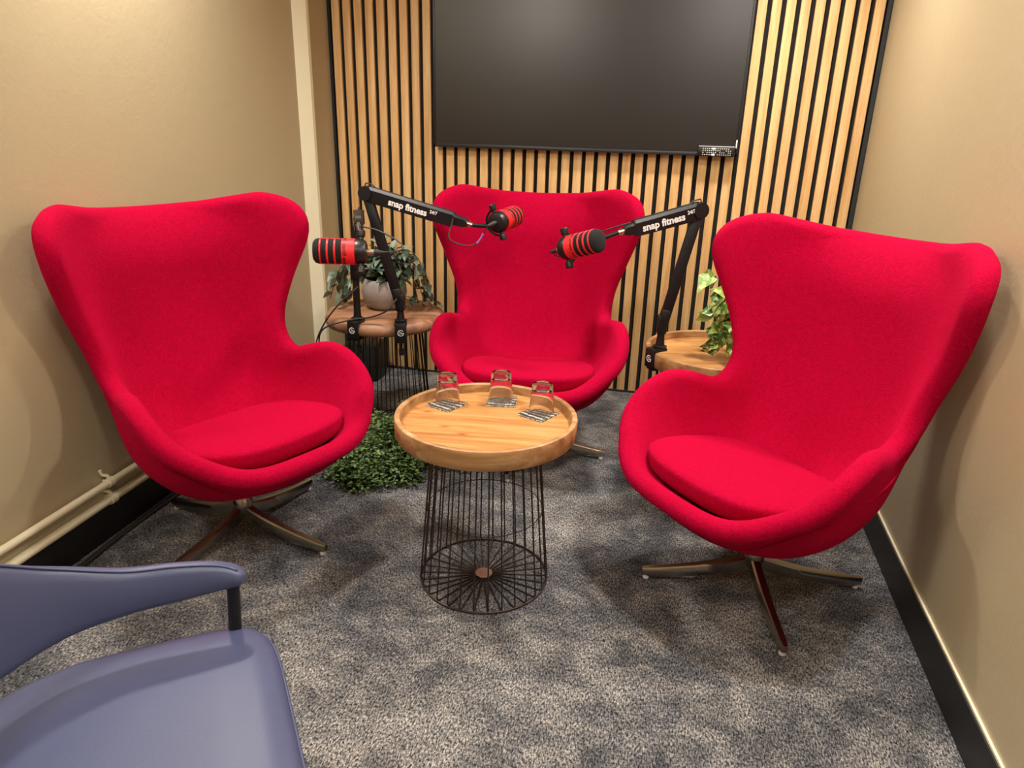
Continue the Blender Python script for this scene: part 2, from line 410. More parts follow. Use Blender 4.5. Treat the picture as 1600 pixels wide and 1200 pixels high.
for z in (0.008, 0.034): kb.box((-0.012, -0.0165, z), (0.014, 0.002, 0.0075))
ko = kb.build('keys', 'white', rm, None); ko['kind'] = 'stuff'
MB().box((0.0855, -0.006, 0.056), (0.006, 0.011, 0.036), bev=0.0015).build('white_clip', 'white', rm)

# ------------------------------------------------------------------ egg chairs
def egg_shell():
    # rows: centre (f = forward, z), rim end (x, f, z), centre handle, rim tangent, length
    R = [((.372, .372), (.275, .305, .425), .13, (.62, -.48, .5), .11),
         ((.285, .312), (.338, .250, .478), .19, (.5, -.05, .86), .15),
         ((.15, .272), (.358, .183, .536), .21, (.33, .03, .94), .19),
         ((.0, .262), (.350, .095, .578), .21, (.18, .12, .96), .21),
         ((-.125, .295), (.324, .015, .565), .20, (.15, .45, .85), .19),
         ((-.205, .39), (.300, -.06, .545), .20, (.25, .8, .5), .16),
         ((-.25, .52), (.298, -.135, .59), .19, (.45, .85, .2), .13),
         ((-.282, .655), (.312, -.165, .685), .19, (.6, .8, 0), .13),
         ((-.300, .785), (.362, -.150, .83), .21, (.72, .68, 0), .15),
         ((-.308, .900), (.401, -.106, .962), .23, (.64, .77, 0), .165),
         ((-.340, .978), (.388, -.140, 1.03), .23, (.74, .66, .06), .14),
         ((-.374, 1.018), (.326, -.212, 1.058), .20, (.88, .45, .14), .11)]
    ctl = []
    for (cf, cz), e, a, t, L in R:
        t = np.array(t, float); t /= np.linalg.norm(t); c = np.array((0, cf, cz)); e = np.array(e)
        ctl.append(np.concatenate([c, c + (a, 0, 0), e - t * L, e]))
    rows = catmull(ctl, 5); NJ = len(rows); NI = 22
    G = np.zeros((NJ, 2 * NI + 1, 3))
    for j, r in enumerate(rows):
        p = r.reshape(4, 3)
        for i in range(NI + 1):
            s = i / NI; b = (1 - s) ** 3 * p[0] + 3 * s * (1 - s) ** 2 * p[1] + 3 * s * s * (1 - s) * p[2] + s ** 3 * p[3]
            G[j, NI + i] = b; G[j, NI - i] = b * (-1, 1, 1)
    for _ in range(3):   # light relaxation
        H = G.copy(); H[1:-1, 1:-1] = 0.5 * G[1:-1, 1:-1] + 0.125 * (G[:-2, 1:-1] + G[2:, 1:-1] + G[1:-1, :-2] + G[1:-1, 2:])
        for s in (0, -1):
            H[1:-1, s] = 0.5 * G[1:-1, s] + 0.25 * (G[:-2, s] + G[2:, s]); H[s, 1:-1] = 0.5 * G[s, 1:-1] + 0.25 * (G[s, :-2] + G[s, 2:])
        for a in (0, -1):
            for b in (0, -1):
                H[a, b] = 0.5 * G[a, b] + 0.25 * (G[1 if a == 0 else -2, b] + G[a, 1 if b == 0 else -2])
        G = H
    jq, iq = np.meshgrid(np.arange(NJ), np.arange(2 * NI + 1), indexing='ij')
    cq = np.clip(1.5 - np.sqrt((np.minimum(jq, NJ - 1 - jq) / 11.0) ** 2 + (np.minimum(iq, 2 * NI - iq) / 9.0) ** 2), 0, 1)[1:-1, 1:-1, None]
    for _ in range(60):
        A4 = 0.25 * (G[:-2, 1:-1] + G[2:, 1:-1] + G[1:-1, :-2] + G[1:-1, 2:]); G[1:-1, 1:-1] = G[1:-1, 1:-1] * (1 - 0.8 * cq) + A4 * 0.8 * cq
    G[:, :, 1] *= -1                      # forward = -Y
    NC = 2 * NI + 1
    du = np.gradient(G, axis=1); dv = np.gradient(G, axis=0)
    N = np.cross(du, dv); N0 = N / (np.linalg.norm(N, axis=2, keepdims=True) + 1e-12)
    jj, ii = np.meshgrid(np.arange(NJ), np.arange(NC), indexing='ij')
    dj = np.minimum(jj, NJ - 1 - jj) / 9.0; di = np.minimum(ii, NC - 1 - ii) / 7.0
    cw = np.clip(1.4 - np.sqrt(dj ** 2 + di ** 2), 0, 1)[..., None]          # near the four corners the grid is squeezed
    W = N * (1 - 0.999 * cw ** 0.5)
    for _ in range(60):
        Wp = np.pad(W, ((1, 1), (1, 1), (0, 0)), mode='edge')
        Ws = (Wp[:-2, 1:-1] + Wp[2:, 1:-1] + Wp[1:-1, :-2] + Wp[1:-1, 2:] + 2 * W) / 6
        W = W * (1 - cw) + Ws * cw
    W /= np.linalg.norm(W, axis=2, keepdims=True); N = N0 * (1 - cw) + W * cw; N /= np.linalg.norm(N, axis=2, keepdims=True)
    if N[NJ // 4, NI, 2] < 0: N = -N      # inner side (up from the seat)
    # thickness: rounded at rim, thicker under the seat
    jj, ii = np.meshgrid(np.arange(NJ), np.arange(NC), indexing='ij')
    ed = np.minimum(np.minimum(jj, NJ - 1 - jj) / 10.0, np.minimum(ii, NC - 1 - ii) / 8.0); ed = np.clip(ed, 0, 1); ed = ed * ed * (3 - 2 * ed)
    seat = np.exp(-((jj - NJ * .24) / (NJ * .15)) ** 2) * ed
    RIM = 0.029
    inn = G + N * (RIM - 0.004 * ed)[..., None]
    out = G - N * (RIM + 0.004 * ed + 0.022 * seat)[..., None]
    loop = [(0, i) for i in range(NC)] + [(j, NC - 1) for j in range(1, NJ)] + [(NJ - 1, i) for i in range(NC - 2, -1, -1)] + [(j, 0) for j in range(NJ - 2, 0, -1)]
    b = MB(); vid = lambda k, j, i: k * NJ * NC + j * NC + i
    vs = [tuple(p) for p in inn.reshape(-1, 3)] + [tuple(p) for p in out.reshape(-1, 3)]; fs = []
    for j in range(NJ - 1):
        for i in range(NC - 1):
            fs.append((vid(0, j, i), vid(0, j, i + 1), vid(0, j + 1, i + 1), vid(0, j + 1, i)))
            fs.append((vid(1, j, i), vid(1, j + 1, i), vid(1, j + 1, i + 1), vid(1, j, i + 1)))
    L = len(loop); K = 6; base = len(vs); P = np.array([G[a] for a in loop]); PN = np.array([N[a] for a in loop])
    for _ in range(3): PN = 0.5 * PN + 0.25 * (np.roll(PN, 1, 0) + np.roll(PN, -1, 0))
    T = np.roll(P, -1, 0) - np.roll(P, 1, 0); B = np.cross(T, PN); B /= np.linalg.norm(B, axis=1, keepdims=True)
    cen = G[NJ // 2, NI]
    ins = np.array([G[min(max(j, 3), NJ - 4), min(max(i, 3), NC - 4)] for j, i in loop])
    sg = np.sign(((P - ins) * B).sum(1, keepdims=True)); B *= sg
    for _ in range(2): B = 0.5 * B + 0.25 * (np.roll(B, 1, 0) + np.roll(B, -1, 0))
    rings = [[vid(0, j, i) for j, i in loop]]
    PN0 = np.array([N[a] for a in loop])
    for k in range(1, K):
        al = PI * k / K; rg = P + PN0 * math.cos(al) * RIM + B * math.sin(al) * RIM
        rings.append(list(range(len(vs), len(vs) + L))); vs += [tuple(p) for p in rg]
    rings.append([vid(1, j, i) for j, i in loop])
    for k in range(K):
        for t in range(L): fs.append((rings[k][t], rings[k][(t + 1) % L], rings[k + 1][(t + 1) % L], rings[k + 1][t]))
    b.add(vs, fs)
    # seam path on the outer face, a little inside the rim
    A, Bc = 4, 3
    path = [(A, i) for i in range(Bc, NC - Bc)] + [(j, NC - 1 - Bc) for j in range(A + 1, NJ - A)] + [(NJ - 1 - A, i) for i in range(NC - 2 - Bc, Bc - 1, -1)] + [(j, Bc) for j in range(NJ - 2 - A, A, -1)]
    seam = [out[a] - N[a] * 0.0012 for a in path]
    for _ in range(1): seam = [0.5 * seam[k] + 0.25 * (seam[k - 1] + seam[(k + 1) % len(seam)]) for k in range(len(seam))]
    return b, seam
shell_b, seam_p = egg_shell()
shell_me = shell_b.mesh('shell', 180); shell_me.materials.append(M['wool'])
seam_me = MB().tube(seam_p, 0.0022, 6, closed=True).mesh('seam', 180); seam_me.materials.append(M['wool'])
def cushion_mesh():
    b = MB(); n = 72; rings = []
    def outline(k, s):
        a = 2 * PI * k / n; ca, sa = math.cos(a), math.sin(a); e = 2.0 / 3.3
        x = math.copysign(abs(ca) ** e, ca); y = math.copysign(abs(sa) ** e, sa)
        hw = 0.262 - 0.03 * max(0, -y) ** 1.5 - 0.012 * max(0, y)
        return x * hw * s, 0.086 + y * 0.242 * s
    def zt(x, f): return 0.364 + 0.078 * (f + 0.13) / 0.46 + 0.25 * x * x + 0.03 * max(0, (0.06 - f)) 
    lev = [(0.0, 0, 0), (0.35, 0.012, 1), (0.7, 0.010, 1), (0.9, 0.004, 1), (0.975, -0.002, 1), (1.0, -0.009, 1), (1.006, -0.018, 1), (0.998, -0.036, 1), (0.975, -0.056, 1), (0.93, -0.066, 1), (0.5, -0.07, 1), (0.0, -0.07, 0)]
    vs = []; idx = []
    for s, dz, ring in lev:
        if not ring: idx.append([len(vs)] * n); vs.append((0, -0.093, zt(0, 0.093) + (0.013 if dz == 0 else dz))); continue
        row = []
        for k in range(n):
            x, f = outline(k, s); row.append(len(vs)); vs.append((x, -f, zt(x, f) + dz))
        idx.append(row)
    fs = []
    for i in range(len(lev) - 1):
        for k in range(n):
            u = []
            for t in (idx[i][k], idx[i][(k + 1) % n], idx[i + 1][(k + 1) % n], idx[i + 1][k]):
                if t not in u: u.append(t)
            if len(u) > 2: fs.append(tuple(u))
    return b.add(vs, fs).mesh('seat_cushion', 180)
cush_me = cushion_mesh(); cush_me.materials.append(M['wool'])
def leg_mesh():
    b = MB(); vs = []; N = 12
    for k in range(N + 1):
        t = k / N; x = 0.012 + 0.325 * t
        zt = 0.104 - 0.030 * (1 - (1 - t) ** 3) - 0.036 * t; h = 0.044 - 0.016 * t; wd = 0.015 - 0.0035 * t
        if k == N: wd *= 0.7; h *= 0.75
        for (yy, zz) in ((-wd, -h), (wd, -h), (wd * 1.05, -0.006), (wd * 0.7, 0), (-wd * 0.7, 0), (-wd * 1.05, -0.006)): vs.append((x, yy, zt + zz))
    fs = [tuple(range(6))[::-1], tuple(N * 6 + k for k in range(6))]
    for k in range(N):
        for i in range(6): fs.append((k * 6 + i, k * 6 + (i + 1) % 6, k * 6 + 6 + (i + 1) % 6, k * 6 + 6 + i))
    return b.add(vs, fs).mesh('leg', 40)
leg_me = leg_mesh(); leg_me.materials.append(M['chrome'])
glide_me = MB().lathe([(0, 0.0005), (0.009, 0.0005), (0.01, 0.004), (0.008, 0.0135), (0, 0.0135)], (0.322, 0, 0), n=14).mesh('glide', 40); glide_me.materials.append(M['glide'])
hub_me = MB().lathe([(0, 0.072), (0.02, 0.072), (0.03, 0.084), (0.031, 0.112), (0.026, 0.124), (0.0195, 0.135), (0.018, 0.15), (0.018, 0.2), (0.03, 0.215), (0.03, 0.235), (0, 0.235)], n=28).mesh('swivel_column', 40); hub_me.materials.append(M['chrome'])
def egg_chair(x, y, t, yaw, label):
    c = empty('egg_chair', (x, y, 0), t); tag(c, label, 'armchair', 'red egg armchairs')
    link('shell', shell_me, None, c); link('seat_cushion', cush_me, None, c); link('seam', seam_me, None, c); link('swivel_column', hub_me, None, c)
    for k in range(4):
        l = link('leg', leg_me, None, c); l.rotation_euler = (0, 0, yaw - t + k * PI / 2)
        link('glide', glide_me, None, l)
    return c
egg_chair(1.23, -0.833, 0.142, math.radians(-2), 'red wool egg armchair in front of the slatted wall facing the round tray table')
egg_chair(2.106, -1.594, -0.825, math.radians(11), 'red wool egg armchair by the right wall beside the variegated plant table')
egg_chair(0.451, -1.747, 1.17, math.radians(-11), 'red wool egg armchair by the left wall next to the cream pipes')

# ------------------------------------------------------------------ wire side tables
def wire_mesh(r0, r1, h, rad):
    pts = [(0.02, 0, rad), (r0 - 0.012, 0, rad), (r0 - 0.003, 0, rad + 0.003), (r0, 0, rad + 0.012)] + [(r0 + (r1 - r0) * k, 0, 0.012 + (h - 0.012) * k) for k in (0.33, 0.66, 1)]
    return MB().tube(pts, rad, 6).mesh('wire', 180)
def wire_table(x, y, h, wire_mat, label, top, rz=0.0, n=30, r0=0.195, r1=0.155, seed=0):
    t = empty('side_table', (x, y, 0), rz); tag(t, label, 'side table', 'round wire basket side tables')
    th = h - 0.058
    wm = wire_mesh(r0, r1, th, 0.0024); wm.materials.append(M[wire_mat])
    for k in range(n):
        o = link('wire', wm, None, t); o.rotation_euler = (0, 0, 2 * PI * (k + 0.5) / n)
    circ = lambda r, z, q=64: [(r * math.cos(2 * PI * k / q), r * math.sin(2 * PI * k / q), z) for k in range(q)]
    MB().tube(circ(r0, 0.004), 0.0034, 8, closed=True).build('base_ring', wire_mat, t)
    zz = 0.24; rr = r0 + (r1 - r0) * zz / th
    MB().tube(circ(rr - 0.003, zz), 0.0014, 6, closed=True).build('middle_ring', wire_mat, t)
    MB().tube(circ(r1, th - 0.003), 0.0034, 8, closed=True).build('upper_ring', wire_mat, t)
    MB().lathe([(0, 0.001), (0.026, 0.001), (0.027, 0.0065), (0.025, 0.008), (0, 0.008)], n=10).build('centre_plate', 'plate' if wire_mat == 'bronze' else wire_mat, t, 30)
    if top == 'tray':
        R = 0.262
        MB().lathe([(0, th), (R - 0.024, th), (R - 0.018, th + 0.004), (R - 0.018, th + 0.030), (0, th + 0.030)], n=96).build('tray_board', 'tray_wood', t)
        MB().lathe([(R - 0.019, th - 0.001), (R - 0.006, th), (R - 0.002, th + 0.006), (R, th + 0.05), (R - 0.002, th + 0.056), (R - 0.006, th + 0.058), (R - 0.014, th + 0.058), (R - 0.017, th + 0.055), (R - 0.019, th + 0.03), (R - 0.019, th - 0.001)], n=96).build('tray_rim', 'rim_wood', t)
    else:
        R = 0.256
        q = 96; b = MB(); prof = [(0, th), (R - 0.03, th), (R - 0.008, th + 0.008), (R, th + 0.022), (R, th + 0.034), (R - 0.008, th + 0.05), (R - 0.022, th + 0.058), (0, th + 0.058)]
        b.lathe(prof, n=q)
        b.v = [(vx * (1 + 0.006 * math.sin(7 * math.atan2(vy, vx)) + 0.004 * math.sin(17 * math.atan2(vy, vx) + 1)), vy * (1 + 0.006 * math.sin(7 * math.atan2(vy, vx)) + 0.004 * math.sin(17 * math.atan2(vy, vx) + 1)), vz) for vx, vy, vz in b.v]
        b.build('wood_top', 'slab_wood', t, 60)
    return t
CT = (1.298, -1.775); wire_table(*CT, 0.543, 'bronze', 'round wooden tray table holding three glasses, on a bronze wire basket base', 'tray', rz=0.12)
LT = (0.572, -0.79); wire_table(*LT, 0.552, 'black_wire', 'thick dark wood table on black wires carrying the grey flower pot', 'slab', rz=0.25)
RT = (1.96, -0.925); wire_table(*RT, 0.552, 'black_wire', 'round wooden tray table in the right corner carrying the variegated plant', 'tray', rz=0.3)
# ------------------------------------------------------------------ glasses and coasters on the tray
TZ = 0.543 - 0.028
gm = MB().lathe([(0.0355, 0), (0.0375, 0.0005), (0.0378, 0.002), (0.0335, 0.056), (0.0315, 0.073), (0.0305, 0.084), (0.0275, 0.0895), (0.02, 0.0905), (0.0, 0.0895)]
                + [(0.0, 0.0715), (0.02, 0.0715), (0.0275, 0.069), (0.0308, 0.058), (0.0350, 0.003), (0.0355, 0)], n=48).mesh('tumbler', 50)
gm.materials.append(M['glass'])
cm = MB().box((0, 0, 0.0018), (0.09, 0.09, 0.0036), bev=0.0008).mesh('coaster', 40); cm.materials.append(M['coaster'])
for (cx, cy, rz, gx, gy, gl) in [(1.147, -1.682, -23, 1.146, -1.668, 'left of the centre glass, nearest the floor greenery'), (1.302, -1.607, 10, 1.296, -1.598, 'nearest the red chair by the slats, between the others'), (1.430, -1.677, -25, 1.437, -1.660, 'nearest the red chair by the right wall')]:
    o = link('coaster', cm); o.location = (cx, cy, TZ); o.rotation_euler = (0, 0, math.radians(rz))
    g = link('tumbler', gm); g.location = (gx, gy, TZ + 0.0038)
    key = {-23: ('on the tray side by the floor greenery', 'on the tray side by the floor greenery'), 10: ('at the back of the tray between the other two', 'at the back of the tray between the other two'), -25: ('on the tray side toward the right wall', 'on the tray side toward the right wall')}[rz][0]
    tag(o, 'square charcoal coaster with white script ' + key, 'coaster', 'printed coasters on the tray')
    tag(g, 'clear upturned glass tumbler ' + key, 'glass', 'upturned glasses on the tray')

# ------------------------------------------------------------------ boom arms
def logo_mesh(s):
    b = MB(); t = 0.15
    def strip(pts, wd):
        n = len(pts); vs = []
        for i, p in enumerate(pts):
            a = V(*pts[max(i - 1, 0)], 0); c = V(*pts[min(i + 1, n - 1)], 0); d = (c - a).normalized(); nn = V(-d.y, d.x, 0)
            vs += [V(*p, 0) + nn * wd / 2, V(*p, 0) - nn * wd / 2]
        b.add([v * s for v in vs], [(2 * i, 2 * i + 1, 2 * i + 3, 2 * i + 2) for i in range(n - 1)])
    arc = [(0.85 * math.cos(math.radians(a)), 0.85 * math.sin(math.radians(a))) for a in range(42, 352, 10)]
    strip(arc + [(0.84, 0.02), (0.3, -0.25)], 0.2)
    strip([(-0.28, 0.42), (-0.28, -0.42), (0.42, 0.0), (-0.28, 0.42), (-0.28, 0.2)], 0.17)
    return b
def oriented_text(b, txt, size, origin, X, Y, bold, parent, off, mat='white', name='lettering'):
    me = text_mesh(txt, size, bold); pv, pf = mesh_pts(me); Z = V(X).cross(V(Y))
    q = MB(); q.add([V(origin) + V(X) * p.x + V(Y) * p.y + Z * (p.z + 0.0005) for p in pv], pf)
    return q.build(name, mat, parent, None, off=off)
def boom_arm(base, face, elbow, tip, zt, label, text=True, flip=False, riser_top=0.63, extra_tilt=0.0):
    """base: riser foot on table edge (x, y); face: outward direction of the clamp (unit xy); zt: table top height."""
    bx, by = base; O = V(bx, by, zt); t = empty('boom_arm', O); tag(t, label, 'microphone arm', 'boom arms clamped to the side tables')
    F = V(face[0], face[1], 0).normalized(); S = V(-F.y, F.x, 0); U = V(0, 0, 1); ax = (S, F, U)
    e = O + F * 0.026
    k = MB(); k.box(e + F * 0.012 + U * -0.025, (0.046, 0.018, 0.07), ax, 0.003)           # face block
    k.box(O + F * 0.012 + U * 0.0065, (0.05, 0.058, 0.012), ax, 0.003)
    k.box(O + F * 0.012 + U * -0.0665, (0.042, 0.05, 0.009), ax, 0.003)
    clamp = k.build('clamp', 'black', t, off=O)
    lg = logo_mesh(0.0135); fo = e + F * 0.0214 + U * -0.025
    X = S if S.dot(c_right) > 0 else -S
    q = MB().add([fo + X * p[0] + U * p[1] for p in lg.v], lg.f); q.build('logo', 'white', clamp, None, off=O)
    sc = MB(); sc.cyl(O + F * 0.0 + U * -0.071, O + U * -0.105, 0.005, n=12); sc.cyl(O + U * -0.105, O + U * -0.13, 0.011, n=14); sc.build('clamp_screw', 'black', clamp, off=O)
    MB().lathe([(0, 0.012), (0.024, 0.012), (0.026, 0.018), (0.0165, 0.022), (0.0145, 0.04), (0.0135, riser_top - zt - 0.03), (0.0135, riser_top - zt), (0, riser_top - zt)], O, n=20).build('riser', 'black', t, off=O)
    Rt = V(bx, by, riser_top); E = V(elbow); Tp = V(tip)
    d = (E - Rt).normalized()
    hn = V(d.y, -d.x, 0)
    n1 = hn.normalized() if hn.length > 0.12 else V(-c_fwd.x, -c_fwd.y, 0).normalized()
    if n1.dot(c_fwd) > 0: n1 = -n1
    u1 = n1.cross(d).normalized()
    b = MB(); b.box(Rt + U * 0.012, (0.034, 0.036, 0.07), (n1, U.cross(n1), U), 0.006)
    b.box(Rt + d * 0.03 + U * 0.01, (0.036, 0.036, 0.06), (n1, u1, d), 0.007); b.build('lower_joint', 'black', t, off=O)
    L1 = (E - Rt).length; mid = (Rt + E) / 2
    la = MB()
    for s in (-1, 1): la.box(mid + n1 * 0.010 * s, (0.006, 0.036, L1), (n1, u1, d), 0.002)
    la.box(mid - u1 * 0.008, (0.018, 0.012, L1), (n1, u1, d), 0.001); la.build('lower_arm', 'black', t, off=O)
    MB().tube([Rt + u1 * 0.008 + d * 0.02, mid + u1 * 0.011, E + u1 * 0.008 - d * 0.02], 0.0035, 8).build('inner_cable', 'cable', t, off=O)
    # elbow
    d2 = (Tp - E).normalized(); h2 = V(d2.y, -d2.x, 0); n2 = h2.normalized()
    if n2.dot(c_fwd) > 0: n2 = -n2
    u2 = n2.cross(d2).normalized()
    if u2.z < 0: u2 = -u2
    MB().cyl(E - n2 * 0.021, E + n2 * 0.021, 0.027, n=28).build('elbow_joint', 'black', t, off=O)
    MB().tube([E + u2 * 0.024 - d2 * 0.012, E + u2 * 0.036 - d2 * 0.01, E + u2 * 0.037 + d2 * 0.016, E + u2 * 0.028 + d2 * 0.034], 0.0028, 8).build('cable_loop', 'cable', t, off=O)
    L2 = (Tp - E).length
    # upper arm: rounded channel, tapered nose
    b = MB(); prof = [(-0.031, -0.015), (0.019, -0.018), (0.030, -0.011), (0.030, 0.011), (0.019, 0.018), (-0.031, 0.015)]
    def sect(p, s): return [p + u2 * a * s + n2 * c * (0.6 + 0.4 * s) for a, c in prof]
    st = [(0.012, 0.96), (L2 * 0.86, 0.9), (L2 * 0.88, 0.62), (L2 * 0.97, 0.55), (L2, 0.4)]
    vs = [p for x, s in st for p in sect(E + d2 * x, s)]; fs = [(5, 4, 3, 2, 1, 0), tuple((len(st) - 1) * 6 + k for k in range(6))]
    for i in range(len(st) - 1):
        for k in range(6): fs.append((i * 6 + k, i * 6 + (k + 1) % 6, i * 6 + 6 + (k + 1) % 6, i * 6 + 6 + k))
    b.add(vs, fs); ua = b.build('upper_arm', 'black', t, 25, off=O)
    jt = MB(); jt.cyl(Tp - d2 * 0.004, Tp + d2 * 0.022, 0.0085, n=16); jt.cyl(Tp + d2 * 0.008 - u2 * 0.011, Tp + d2 * 0.008 + u2 * 0.011, 0.006, n=12); jt.build('tip_joint', 'silver', t, off=O)
    if text:
        X = d2 if d2.dot(c_right) > 0 else -d2; Y = n2.cross(X)
        if Y.z < 0: Y = -Y
        # front face of the channel leans slightly
        a0 = V((n2 * 0.018 + u2 * 0.019 * 0.93) - (n2 * 0.015 - u2 * 0.031 * 0.93)).normalized()
        Yf = a0 if a0.z > 0 else -a0
        ctr = E + d2 * L2 * 0.46 - u2 * 0.005 + n2 * 0.0170
        oriented_text(None, 'snap fitness', 0.034, ctr - X * 0.012, X, Yf, 0.0011, ua, O)
        oriented_text(None, '24/7', 0.017, ctr + X * 0.092 + Yf * 0.010, X, Yf, 0.0004, ua, O)
    return t, Tp + d2 * 0.022

# ------------------------------------------------------------------ microphones
def microphone(org, axis, side, label, knob_up=(0, 0, 1), cable=None, tagged=False, join=None):
    O = V(org); Z = V(axis).normalized(); Yk = V(knob_up); Yk = (Yk - Z * Yk.dot(Z)).normalized(); X = Yk.cross(Z).normalized()
    if X.dot(V(side)) < 0: X = -X
    ax = (X, Yk, Z) if X.cross(Yk).dot(Z) > 0 else (-X, Yk, Z)
    t = empty('microphone', O); tag(t, label, 'microphone', 'red and black podcast microphones')
    r = 0.040
    segs = [('r', -0.026, 0.014), ('b', 0.014, 0.031), ('r', 0.031, 0.037), ('b', 0.037, 0.053), ('r', 0.053, 0.059), ('b', 0.059, 0.075), ('r', 0.075, 0.080)]
    first = True
    for c, z0, z1 in segs:
        rr = r if c == 'r' else r - 0.0022
        o = MB().lathe([(0, z0), (rr - 0.0008, z0), (rr, z0 + 0.0008), (rr, z1 - 0.0008), (rr - 0.0008, z1), (0, z1)], O, ax, 40).build(('red_body' if first else 'red_ring') if c == 'r' else 'foam_band', 'mic_red' if c == 'r' else 'foam', t, 40, off=O)
        if first: body = o
        first = False
    for k in range(2):   # thin red bridges holding the rings
        a = PI / 2 + k * PI; d = X * math.cos(a) + Yk * math.sin(a)
        MB().tube([O + d * (r - 0.0015) + Z * 0.012, O + d * (r - 0.0015) + Z * 0.078], 0.0016, 6).build('ring_bridge', 'mic_red', t, off=O)
    MB().lathe([(0, 0.079), (r - 0.002, 0.079), (r - 0.001, 0.084), (r - 0.004, 0.094), (r - 0.012, 0.1), (0, 0.102)], O, ax, 40).build('foam_cap', 'foam', t, 50, off=O)
    MB().lathe([(0, -0.062), (0.024, -0.062), (0.034, -0.058), (0.038, -0.05), (0.0385, -0.03), (0.037, -0.0255), (0, -0.0255)], O, ax, 40).build('rear_collar', 'black_plastic', t, 40, off=O)
    Cc = O - Z * 0.042
    for s in (-1, 1):
        MB().lathe([(0, 0.036), (0.008, 0.036), (0.008, 0.045), (0.0125, 0.046), (0.0135, 0.05), (0.0135, 0.064), (0.011, 0.067), (0, 0.067)], Cc, (X, Z, Yk * s), 20).build('knob', 'black_plastic', t, off=O)
    arc = [Cc + (Yk * math.cos(a) + X * math.sin(a)) * 0.049 for a in np.linspace(0, PI, 15)]
    y = MB().tube(arc, 0.0045, 8).build('yoke', 'black', t, off=O)
    if join is not None:
        J = V(join); A = Cc + X * 0.049
        MB().tube([A, A + (J - A) * 0.5, J], [0.0075, 0.0085, 0.0075], 12).build('swivel_mount', 'black', t, off=O)
    MB().lathe([(0, -0.082), (0.0095, -0.082), (0.0095, -0.06), (0, -0.06)], O, ax, 20).build('connector', 'silver', t, off=O)
    MB().lathe([(0, -0.116), (0.0035, -0.116), (0.009, -0.088), (0.0095, -0.0815), (0, -0.0815)], O, ax, 20).build('connector_boot', 'cable', t, off=O)
    if cable:
        tail = O - Z * 0.114
        pts = [V(p) for p in catmull([tuple(tail)] + [tuple(c) for c in cable], 8)]
        cb = MB().tube(pts, 0.0026, 8).build('microphone_cable', 'cable', t, off=O)
        if tagged: MB().tube(pts[3:9], 0.0036, 8).build('violet_tape', 'cable_tag', cb, off=O)
    # lettering wrapped around the red body
    me = text_mesh('snap fitness 24/7', 0.0165, 0.0002, 0.0002); pv, pf = mesh_pts(me)
    ref = (-c_fwd - Z * (-c_fwd).dot(Z)).normalized(); tg = Z.cross(ref)
    q = MB(); rr = r + 0.0003
    q.add([O + (ref * math.cos(p.x / rr) + tg * math.sin(p.x / rr)) * (rr + p.z) + Z * (0.004 - p.y) for p in pv], pf)
    q.build('lettering', 'ink', body, None, off=O)
    return t

# boom arm on the right table
ft = V(-0.9, -0.44, 0).normalized()
tR, jR = boom_arm((1.752, -1.02), (-0.72, -0.69), (1.838, -1.01, 1.061), tuple(V(1.5979, -1.1385, 0.9929)), 0.552, 'lettered black boom arm clamped to the table with the variegated plant', riser_top=0.64)
oR = V(1.4548, -1.2420, 0.9498); aR = V(0.8227, -0.4622, 0.3034)
microphone(oR, aR, c_right, 'red banded microphone showing its black front cap, on the right table boom arm', knob_up=c_up + c_right * -0.25, join=jR,
           cable=[V(1.3928, -1.1245, 0.8931), V(1.4760, -1.1034, 0.9573), V(1.5531, -1.1254, 0.9973), V(1.6153, -1.1141, 1.0186)])
# boom arm on the left table reaching in front of the back chair
tS, jS = boom_arm((0.722, -0.985), (0.35, -0.93), (0.604, -1.0, 1.061), tuple(V(1.0071, -1.0096, 0.9709)), 0.552, 'lettered black boom arm leaning left then reaching toward the back red chair', riser_top=0.63)
oS = V(1.1380, -0.9741, 0.9856); aS = V(0.2827, 0.9576, 0.0826)
microphone(oS, aS, -c_right, 'red banded microphone seen from behind with its cable looping below', knob_up=c_up + c_right * -0.2, join=jS,
           cable=[V(1.0606, -1.0641, 0.9086), V(1.0059, -1.0693, 0.8990), V(0.9542, -1.0622, 0.9206), V(0.9564, -1.0383, 0.9692), V(0.9589, -1.0302, 0.9893)], tagged=True)
# boom arm on the left table pointing into the room
tL, jL = boom_arm((0.545, -1.008), (-0.1, -1.0), (0.570, -1.005, 0.97), tuple(V(0.7643, -1.4255, 1.0002)), 0.552, 'black boom arm standing upright and pointing out over the left chair side', text=False, riser_top=0.75)
oL = V(0.7912, -1.5727, 0.9397); aL = V(-0.9323, -0.3394, 0.0152)
microphone(oL, aL, c_fwd, 'red banded microphone seen side on, in front of the leafy grey pot', knob_up=c_up, join=jL,
           cable=[V(0.9366, -1.5165, 0.9423), V(0.9471, -1.4995, 0.9523), V(0.9135, -1.4784, 0.9711), V(0.8432, -1.4541, 0.9919), V(0.7876, -1.4422, 0.9994)])
# cables dropping from the two left arms to the floor
for arm, pts in [(tL, [(0.56, -1.02, 0.70), (0.50, -1.06, 0.64), (0.44, -1.085, 0.56), (0.40, -1.10, 0.46), (0.385, -1.08, 0.3), (0.37, -0.98, 0.12), (0.34, -0.8, 0.01), (0.25, -0.55, 0.006)]),
                 (tS, [(0.715, -1.0, 0.66), (0.69, -1.04, 0.62), (0.62, -1.03, 0.585), (0.52, -1.05, 0.565), (0.43, -1.09, 0.53), (0.41, -1.09, 0.44), (0.40, -1.06, 0.25), (0.39, -0.95, 0.08), (0.36, -0.75, 0.01), (0.27, -0.5, 0.006)])]:
    MB().tube([V(p) for p in catmull(pts, 8)], 0.0032, 8).build('trailing_cable', 'cable', arm, off=arm.location)

